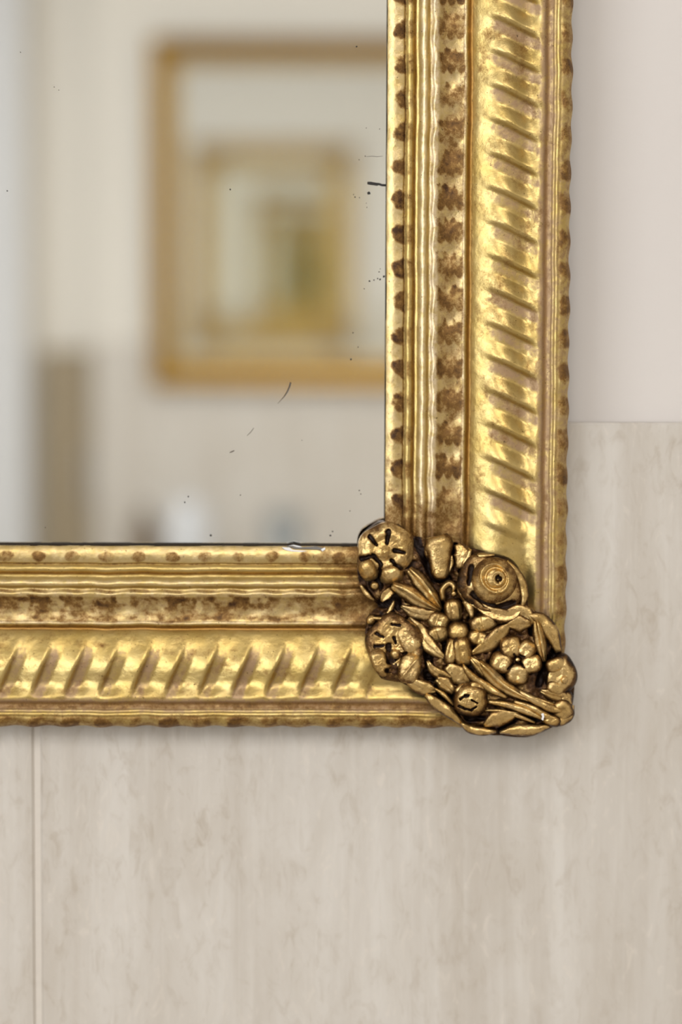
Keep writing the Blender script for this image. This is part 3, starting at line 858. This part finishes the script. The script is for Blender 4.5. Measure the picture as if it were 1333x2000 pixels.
# --- bud leaning in from the upper rail
mb = MB()
blade(mb, [(500, 195), (515, 250), (520, 330), (525, 400), (530, 440)], [52, 72, 62, 50, 48, 10], 20, 5, 'round')
dome(mb, (524, 395), 48, 46, 0, 17, 9)
blade(mb, [(445, 230), (465, 290), (500, 360)], [10, 24, 10], 12, 6, 'leaf')
blade(mb, [(585, 300), (580, 350), (565, 410)], [6, 16, 6], 10, 4, 'leaf')
sub('flower_bud', mb)
mb = MB()
blade(mb, [(620, 240), (645, 300), (625, 375)], [14, 38, 12], 10, 4, 'leaf', vein=1)
blade(mb, [(690, 265), (668, 310), (640, 370)], [10, 26, 10], 12, 3, 'leaf')
sub('leaf', mb)
# --- long twin leaves below the daisy
mb = MB()
blade(mb, [(345, 380), (400, 440), (470, 530), (530, 610)], [14, 34, 30, 6], 17, 3, 'fold', lifts=[6, 5, 4, 2]); sub('leaf', mb)
mb = MB()
blade(mb, [(250, 470), (330, 510), (420, 570), (525, 620)], [16, 34, 30, 5], 17, 3, 'fold', lifts=[5, 6, 4, 2]); sub('leaf', mb)
mb = MB()
blade(mb, [(300, 590), (370, 625), (440, 640), (500, 625)], [6, 30, 28, 8], 11, 3, 'leaf', vein=1); sub('leaf', mb)
mb = MB()
blade(mb, [(345, 655), (400, 720), (440, 790), (500, 850), (560, 890)], [6, 30, 34, 24, 6], 11, 1, 'leaf', vein=1); sub('leaf', mb)
# --- rose
RPL = [((713, 522), (782, 578), (850, 600), (935, 570), 20), ((700, 373), (684, 465), 15)]
mb = MB()
dome(mb, (812, 468), 196, 172, 35, 15, 2, prof=lambda r: (1 - r ** 6) * (0.70 + 0.30 * r ** 2), nt=90, nr=30, pools=RPL, pd=6,
     extra=lambda r, t, x, y: 2.5 * np.sin(2 * t + 1) * r, out=lambda t: 1 + 0.03 * np.cos(5 * t + 1))
dome(mb, (828, 444), 128, 130, 0, 22, 13, out=lambda t: 1 + 0.012 * np.cos(3 * t), nt=90, nr=40, skirt=4, rim=.35, pools=[((857, 436), 21)], pd=9, wob=.6,
     prof=lambda r: 0.5 * np.sqrt(np.clip(1 - r ** 2 * .97, 0, 1)) + 0.5 * np.clip(1 - r ** 3.5, 0, 1),
     extra=lambda r, t, x, y: 3.6 * np.exp(-((np.hypot(x - 2, (y + 4) * .95) - 27 - 2 * np.sin(t * 2)) / 3.2) ** 2) - 4.5 * np.exp(-((np.hypot(x - 3, y + 4) - 20.5) / 3.6) ** 2) + 2.5 * np.exp(-((np.hypot(x - 9, y + 3) - 13) / 3.0) ** 2)
     - 3.2 * np.exp(-((np.abs(x - 2) - 0.45 * (y - 26) - 9) / 2.2) ** 2) * sstep(22, 26, y) * sstep(40, 34, y))
dome(mb, (850, 442), 9, 9, 0, 6, 20, nt=16, nr=6, skirt=-10, rim=0.0)
blade(mb, [(700, 540), (760, 600), (850, 640), (930, 640), (985, 590)], [10, 24, 34, 30, 10], 13, 4, 'cup')
blade(mb, [(635, 430), (650, 500), (690, 560), (750, 610)], [10, 30, 26, 8], 13, 4, 'round')
blade(mb, [(640, 420), (670, 350), (740, 312), (830, 302)], [8, 18, 20, 6], 13, 5, 'round')
blade(mb, [(900, 335), (970, 420), (1000, 520), (985, 600)], [8, 20, 22, 8], 11, 3, 'round')
sub('rose', mb)
# --- curl and petals left of the rose
mb = MB()
blade(mb, [(540, 560), (535, 500), (570, 462), (600, 480), (590, 510)], [12, 17, 17, 15, 8], 15, 4, 'round')
dome(mb, (600, 520), 20, 18, 0, 12, 4)
sub('leaf_curl', mb)
# --- open flower in the middle
mb = MB()
for c, rx, ry, a, hg, lf in (((600, 618), 54, 72, -8, 15, 5), ((512, 678), 68, 54, 20, 13, 4), ((512, 752), 66, 50, -20, 13, 4), ((588, 848), 42, 84, 14, 14, 4), ((650, 852), 58, 92, -8, 16, 5),
                             ((762, 690), 84, 52, -12, 15, 5), ((752, 775), 76, 48, 18, 13, 4)):
    dome(mb, c, rx, ry, a, hg, lf, prof=lambda r: (1 - r ** 3.2) * (.82 + .18 * r), nt=48, nr=16, extra=lambda r, t, x, y: -3.0 * np.exp(-((x + 4) / 3) ** 2) + 1.5 * np.exp(-((x - 8) / 3) ** 2))
dome(mb, (624, 730), 62, 56, 0, 17, 12)
sub('open_flower', mb)
mb = MB()
blade(mb, [(655, 560), (690, 600), (705, 660)], [10, 26, 10], 15, 5, 'round'); sub('leaf', mb)
mb = MB()
blade(mb, [(700, 860), (790, 810), (870, 740), (920, 690)], [8, 34, 32, 8], 9, 3, 'leaf', vein=1.2); sub('leaf', mb)
# --- pansy at the lower left
PPL = [((230, 815), (236, 905), (290, 866), 17), ((154, 819), (201, 814), 12), ((221, 957), (273, 948), 14), ((249, 694), (297, 699), 8), ((302, 867), (330, 857), 10), ((165, 745), (200, 765), 9), ((262, 770), (270, 800), 9)]
mb = MB()
dome(mb, (270, 825), 160, 190, -18, 11, 1, prof=lambda r: (1 - r ** 8) * (0.62 + 0.38 * r ** 2), nt=90, nr=40, out=lambda t: 1 + 0.05 * np.cos(5 * t + .6), pools=PPL, pd=6, rim=.5, wob=2.2,
     extra=lambda r, t, x, y: 2.5 * np.sin(7 * t + 5 * r) * r * .6)
dome(mb, (350, 770), 70, 104, -22, 13, 6, prof=lambda r: (1 - r ** 4) * (.8 + .2 * r), rim=.3, pools=PPL, nt=56, nr=18, wob=1.3)
dome(mb, (350, 940), 66, 88, 12, 15, 6, prof=lambda r: (1 - r ** 4) * (.8 + .2 * r), rim=.3, pools=PPL, nt=56, nr=18, wob=1.3, extra=lambda r, t, x, y: 4 * np.exp(-((x + y * .5) / 3.5) ** 2))
dome(mb, (186, 908), 50, 84, -28, 12, 6, prof=lambda r: 1 - r ** 4, rim=.3, pools=PPL, nt=56, nr=18, wob=1.3)
dome(mb, (132, 668), 28, 34, 30, 10, 4, prof=lambda r: 1 - r ** 3)
blade(mb, [(120, 655), (220, 668), (320, 690), (390, 760)], [8, 14, 16, 6], 10, 6, 'round')
dome(mb, (266, 862), 29, 28, 0, 15, 9, rim=.2, wob=.3)
sub('pansy', mb)
# --- vine running along the lower edge
mb = MB()
blade(mb, [(330, 1000), (390, 1040), (450, 1060), (500, 1070)], [12, 30, 32, 10], 13, 4, 'leaf', vein=1); 
blade(mb, [(440, 1090), (490, 1130), (560, 1180), (640, 1250)], [10, 28, 30, 12], 12, 4, 'round', vein=1)
blade(mb, [(500, 1000), (545, 1030), (600, 1080)], [14, 34, 14], 13, 4, 'leaf')
blade(mb, [(480, 1050), (540, 1090), (600, 1150)], [6, 13, 8], 11, 4, 'round')
sub('vine_leaf', mb)
mb = MB()
blade(mb, [(560, 930), (620, 980), (660, 1010), (690, 1030)], [20, 44, 30, 8], 9, 2, 'leaf', vein=1); sub('leaf', mb)
# --- wrapped bud on the bottom edge
mb = MB()
dome(mb, (694, 1118), 98, 96, 0, 27, 4, nt=72, nr=30, pools=[((636, 1117), (662, 1100), (684, 1098), 7), ((632, 1158), (664, 1172), (700, 1180), (726, 1160), 8), ((700, 1120), (735, 1140), 5)], pd=8, wob=1.4)
dome(mb, (735, 1050), 52, 30, 25, 12, 12)
dome(mb, (640, 1060), 42, 28, -40, 12, 10)
sub('rosebud', mb)
mb = MB()
blade(mb, [(770, 1270), (830, 1235), (900, 1215), (970, 1200)], [8, 36, 30, 6], 14, 5, 'leaf'); sub('leaf', mb)
mb = MB()
blade(mb, [(640, 1250), (690, 1285), (770, 1300), (840, 1300)], [8, 22, 22, 8], 13, 5, 'round'); sub('leaf', mb)
mb = MB()
blade(mb, [(860, 1305), (950, 1290), (1040, 1290), (1140, 1270)], [6, 30, 32, 8], 14, 4, 'round', vein=1); sub('leaf', mb)
# --- stems and long leaves running into the corner
mb = MB()
blade(mb, [(740, 905), (790, 960), (860, 1030), (950, 1085), (1050, 1130)], [12, 30, 30, 22, 8], 16, 5, 'fold'); sub('leaf', mb)
for pts, w in (([(650, 920), (700, 985), (790, 1050), (900, 1110)], [6, 22, 26, 8]), ([(790, 1130), (900, 1150), (1010, 1185), (1120, 1235)], [10, 20, 22, 8]),
               ([(960, 1070), (1050, 1120), (1150, 1170), (1230, 1190)], [12, 22, 24, 8]), ([(940, 1130), (1040, 1165), (1130, 1215), (1200, 1235)], [8, 18, 20, 8]),
               ([(1000, 1100), (1080, 1120), (1170, 1150)], [5, 12, 8]), ([(770, 1180), (870, 1185), (960, 1210), (1060, 1250)], [6, 12, 14, 6])):
    mb = MB(); blade(mb, pts, w, 13, 5, 'round'); sub('stem', mb)
mb = MB()
blade(mb, [(880, 640), (950, 625), (1010, 640), (1050, 690)], [10, 34, 34, 10], 11, 3, 'leaf'); sub('leaf', mb)
mb = MB()
blade(mb, [(1090, 1070), (1150, 1090), (1220, 1110), (1262, 1150)], [8, 24, 28, 10], 12, 3, 'leaf'); sub('leaf', mb)
mb = MB()
blade(mb, [(690, 880), (740, 930), (800, 990), (870, 1060)], [8, 24, 26, 8], 11, 2, 'leaf'); sub('leaf', mb)
mb = MB()
blade(mb, [(450, 900), (480, 950), (540, 985), (590, 1000)], [6, 20, 24, 8], 9, 2, 'leaf'); sub('leaf', mb)
mb = MB()
blade(mb, [(1130, 1235), (1190, 1245), (1250, 1215), (1272, 1150)], [12, 24, 24, 10], 11, 2, 'round'); sub('leaf', mb)
# --- five-petalled blossom in its hollow
mb = MB()
for c, rx, ry, a in (((926, 822), 64, 66, -10), ((868, 908), 64, 60, 20), ((958, 976), 66, 62, 10), ((1036, 918), 62, 54, -10), ((1014, 836), 54, 58, 30)):
    dome(mb, c, rx, ry, a, 12, 8, prof=lambda r: (1 - r ** 3.4) * (0.8 + 0.2 * r), rim=.45, nt=48, nr=16, pools=[((958, 893), (940, 862), 6), ((958, 893), (1000, 940), 6), ((958, 893), (905, 945), 6), ((975, 870), (1000, 880), 6)], pd=5, extra=lambda r, t, x, y: -2.0 * np.exp(-(x / 3.5) ** 2) * (y > 0))
dome(mb, (962, 893), 17, 16, 0, 8, 8)
sub('blossom', mb)
# --- blades to the right of the blossom
mb = MB()
blade(mb, [(1066, 665), (1080, 740), (1095, 820), (1112, 905)], [14, 26, 26, 8], 18, 4, 'fold'); sub('leaf', mb)
mb = MB()
blade(mb, [(1020, 640), (1090, 665), (1150, 740), (1195, 850)], [10, 34, 40, 16], 12, 4, 'round'); sub('leaf', mb)
mb = MB()
blade(mb, [(900, 700), (970, 690), (1040, 690)], [10, 40, 12], 12, 3, 'leaf', vein=1); sub('leaf', mb)
# --- flower wrapped over the outer corner
mb = MB()
dome(mb, (1200, 985), 94, 122, 8, 17, 3, nt=72, nr=24, prof=lambda r: (1 - r ** 4) * (.75 + .25 * r), out=lambda t: 1 + 0.05 * np.cos(4 * t), pools=[((1150, 880), (1128, 930), (1112, 1000), (1104, 1050), 20)], pd=6)
dome(mb, (1180, 925), 60, 46, -20, 12, 9); dome(mb, (1180, 1055), 56, 40, 20, 11, 8); 
dome(mb, (1226, 1008), 26, 28, 0, 13, 14, rim=.2)
sub('corner_flower', mb)
mb = MB()
dome(mb, (1215, 1185), 62, 66, -30, 14, 3); dome(mb, (1150, 1235), 60, 34, 18, 13, 3); dome(mb, (1235, 1120), 36, 52, 10, 12, 3)
sub('leaf_tip', mb)
# the white break in the compo near the corner
cw = np.array([cc(*p) for p in ((1094, 1200), (1108, 1196), (1112, 1216), (1106, 1238), (1096, 1232), (1100, 1216))])
gq = float(ground(*cc(1103, 1215))) + 19
chip = mesh_obj('gesso_chip', np.concatenate([P(cw[:, 0], cw[:, 1], gq), P(cw[:, 0], cw[:, 1], gq - 8)]), [tuple(range(6))] + [(i, (i + 1) % 6, 6 + (i + 1) % 6, 6 + i) for i in range(6)], M_gesso, orn, OC, False)
chip['label'] = 'white chip where the gilding broke off'


# the same ornament on the other three corners (turned a quarter each time)
def copy_tree(o, parent):
    c = o.copy(); col.objects.link(c); c.parent = parent
    for ch in o.children: copy_tree(ch, c)
    return c


for cxx, czz, ang in ((x_left, z_out, 90), (x_left, z_top, 180), (x_out, z_top, 270)):
    c = copy_tree(orn, mirror)
    c.location = Vector((cxx, -TILE_T, czz)) - mirror.location
    c.rotation_euler = (0, R(ang), 0)

# break in the sight edge of the bottom rail
rail_b = [o for o in mirror.children if o.name.startswith('frame_rail')][1]


def chip_poly(name, pts, h, mat, thick=2.5, label=None):
    p = np.array(pts, float); n = len(p)
    o = mesh_obj(name, np.concatenate([P(p[:, 0], p[:, 1], h), P(p[:, 0], p[:, 1], h - thick)]), [tuple(range(n))[::-1]] + [(i, (i + 1) % n, n + (i + 1) % n, n + i) for i in range(n)], mat, rail_b, (CX, -TILE_T, CZ), False)
    if label: o['label'] = label
    return o


chip_poly('gesso_chip', [(551, 1069), (566, 1069), (572, 1074), (585, 1075), (600, 1076), (590, 1078), (570, 1077), (557, 1074)], 49.5, M_gesso, 4, 'white gesso showing where the edge is chipped')
chip_poly('gesso_chip', [(560, 1067), (572, 1066), (582, 1069), (592, 1070), (588, 1067), (574, 1064)], 46, M_gesso, 6)
chip_poly('chipped_edge', [(566, 1067), (576, 1072), (600, 1072), (628, 1074), (631, 1070), (618, 1067), (598, 1068), (585, 1069)], 49.0, M_gapdark, 5, 'grey broken edge where the gilding is missing')
chip_poly('gesso_chip', [(627, 1073), (635, 1069), (636, 1073), (630, 1077)], 50, M_gesso, 3)

# ------------------------------------------------------------------ the far mirror: a plainer gilt frame on the opposite wall
fx = at_depth(296, 400, FARY + .03).x; ft = at_depth(520, 74, FARY + .03).z; fb = at_depth(520, 754, FARY + .03).z
fw = 0.64
FC = (fx + fw / 2, FARY + TILE_T, (ft + fb) / 2)
far = empty('gilt_mirror', FC)
tag(far, 'blurred plainer gilt mirror on the far wall, seen reflected in the near glass', 'mirror')
M_slip = gilt_mat('pale_gilt_slip', (0.50, 0.36, 0.14, 1), (0.56, 0.42, 0.18, 1), (0.10, 0.05, 0.012, 1), (0.30, 0.18, 0.06, 1), (0.3, 0.14, 0.03, 1), (0.4, 0.28, 0.18, 1), 0.4)
M_fargilt = gilt_mat('deep_gilt_moulding', (0.33, 0.18, 0.020, 1), (0.40, 0.235, 0.036, 1), (0.06, 0.026, 0.006, 1), (0.22, 0.12, 0.03, 1), (0.3, 0.14, 0.03, 1), (0.35, 0.22, 0.12, 1), 0.34)
hw, hh_ = fw / 2, (ft - fb) / 2
FPROF = {'frame_rail': ([(0.0, 0), (0.0, .030), (.004, .036), (.012, .040), (.022, .037), (.030, .028), (.034, .022), (.036, .024), (.040, .022), (.040, 0)], M_fargilt),
         'slip': ([(.039, .004), (.039, .021), (.043, .022), (.052, .015), (.056, .013), (.056, .004)], M_slip)}
for k in range(4):
    rl = None
    for nm, (pr, mt) in FPROF.items():
        va, fa = [], []
        for (d, hgt) in pr:
            for sgn in (-1, 1):
                if k % 2 == 0: p = ((sgn * (hw - d)), (hh_ - d) * (1 if k == 0 else -1))
                else: p = ((hw - d) * (1 if k == 1 else -1), sgn * (hh_ - d))
                va.append((FC[0] + p[0], FC[1] + hgt, FC[2] + p[1]))
        n = len(pr)
        fa = [(2 * i, 2 * i + 1, 2 * i + 3, 2 * i + 2) for i in range(n - 1)] + [(2 * n - 2, 2 * n - 1, 1, 0)]
        mb = MB(); mb.add(va, fa)
        o = mb.build(nm, mt, far if rl is None else rl, FC)
        if rl is None: rl = o
m = MB(); m.box((FC[0] - hw + .054, FC[1] + .002, FC[2] - hh_ + .054), (FC[0] + hw - .054, FC[1] + .008, FC[2] + hh_ - .054)); m.build('mirror_glass', M_mirror2, far, FC)
for sx, sz, ang in ((1, -1, 0), (-1, -1, 90), (-1, 1, 180), (1, 1, 270)):
    c = copy_tree(orn, far)
    c.location = (sx * -hw, .012, sz * hh_)
    c.scale = (.5, .5, .5)
    c.rotation_euler = (0, R(ang), math.pi)

# ------------------------------------------------------------------ things under the far mirror, and the recess
vtop = fb - 0.42
vx0, vx1 = rec + 0.08, rec + 1.35
van = empty('added_dark_vanity', ((vx0 + vx1) / 2, FARY + TILE_T, 0))  # out of view; holds the vase, kept dark for the gilding to reflect
tag(van, 'unseen dark oak cabinet added under the far mirror for dark gilt reflections', 'cabinet')
O = tuple(van.location)
yb = FARY + TILE_T + .024
m = MB(); m.box((vx0, yb, .12), (vx1, yb + .46, vtop - .03), .003); m.build('body', M_oak, van, O)
m = MB(); m.box((vx0 + .05, yb, 0), (vx1 - .05, yb + .40, .12)); m.build('plinth', M_oak, van, O)
for k in range(3):
    a = vx0 + .02 + k * (vx1 - vx0 - .04) / 3
    w = (vx1 - vx0 - .04) / 3 - .01
    m = MB(); m.box((a, yb + .46, .14), (a + w, yb + .48, vtop - .05), .004); d = m.build('door', M_oak, van, O)
    m = MB(); m.lathe([(.004, 0), (.006, .01), (.012, .016), (.013, .022), (.008, .027)], (0, 0, 0), 16)
    kn = m.build('knob', M_chrome, d, (0, 0, 0), True)
    kn.rotation_euler = (R(-90), 0, 0); kn.location = (a + w - .04 - O[0], yb + .48 - O[1], vtop - .2)
m = MB(); m.box((vx0 - .015, yb, vtop - .03), (vx1 + .015, yb + .50, vtop), .004)
top = m.build('stone_countertop', M_stone); tag(top, 'pale stone worktop on the dark washstand under the far mirror', 'countertop')


def seen(px, py, back):
    return at_depth(px, py, yb + back)


v = seen(371, 975, .18); hv = v.z - vtop
m = MB(); m.lathe([(.028, 0), (.036, .006), (.044, hv * .35), (.046, hv * .6), (.040, hv * .85), (.028, hv * .96), (.027, hv), (.022, hv), (.024, hv * .9), (.030, hv * .5), (.02, .02)], (0, 0, 0), 40)
o = m.build('ceramic_vase', M_ceramic, None, (0, 0, 0), True); o.location = (v.x, v.y, vtop)
tag(o, 'white ceramic vase under the far mirror, blurred white blob low in the glass', 'vase')
v = seen(284, 985, .12); hv = v.z - vtop
bt = empty('lotion_bottle', (v.x, v.y, vtop)); tag(bt, 'taupe pump bottle beside the white vase, dark blur low in the glass', 'bottle')
m = MB(); m.lathe([(.026, 0), (.030, .004), (.030, hv * .72), (.026, hv * .8), (.012, hv * .84), (.012, hv * .88)], (0, 0, 0), 32); m.build('bottle_body', M_bottle, bt, (0, 0, 0), True)
m = MB(); m.lathe([(.014, hv * .88), (.014, hv * .93), (.005, hv * .935), (.005, hv * .97), (.011, hv * .975), (.011, hv)], (0, 0, 0), 24); m.box((-.006, 0, hv * .975), (.006, .045, hv * .995)); m.build('pump', M_bottle, bt, (0, 0, 0), False)
v = seen(556, 1000, .20); hv = v.z - vtop
m = MB(); m.lathe([(.030, 0), (.034, .004), (.038, hv), (.0355, hv), (.032, .010), (.01, .008)], (0, 0, 0), 40)
o = m.build('glass_tumbler', M_tumbler, None, (0, 0, 0), True); o.location = (v.x, v.y, vtop)
tag(o, 'pale blue glass tumbler low in the glass, right of the white vase', 'glass')

# taupe cupboard standing in the recess beside the far mirror
cz_ = at_depth(130, 684, FARY - .02).z
cbx0, cbx1 = at_depth(80, 800, FARY - .02).x, rec - 0.004
cb = empty('narrow_cupboard', ((cbx0 + cbx1) / 2, FARY - RD, 0)); tag(cb, 'narrow taupe cupboard in the recess left of the far gilt mirror', 'cupboard')
O = tuple(cb.location)
m = MB(); m.box((cbx0, FARY - RD, 0.05), (cbx1, FARY - .03, cz_), .002); m.build('body', M_taupe, cb, O)
m = MB(); m.box((cbx0 + .01, FARY - RD, 0), (cbx1 - .01, FARY - .04, .05)); m.build('plinth', M_taupe, cb, O)
m = MB(); m.box((cbx0 + .003, FARY - .03, .06), (cbx1 - .003, FARY - .014, cz_ - .004), .002); d = m.build('door', M_taupe, cb, O)
m = MB(); m.box((cbx1 - .02, FARY - .014, 1.0), (cbx1 - .012, FARY - .006, 1.12), .001); m.build('handle', M_chrome, d, O)

# ceiling lamp
lp = empty('ceiling_lamp', (.25, -2.05, ZC)); tag(lp, 'square flush ceiling lamp in the middle of the room', 'lamp')
O = tuple(lp.location)
m = MB(); m.box((-.74 + .25, -2.79, ZC - .035), (.74 + .25, -1.31, ZC), .006); m.build('lamp_housing', M_white, lp, O)
m = MB(); m.box((-.70 + .25, -2.75, ZC - .042), (.70 + .25, -1.35, ZC - .034), .002); m.build('diffuser', M_lamp, lp, O)
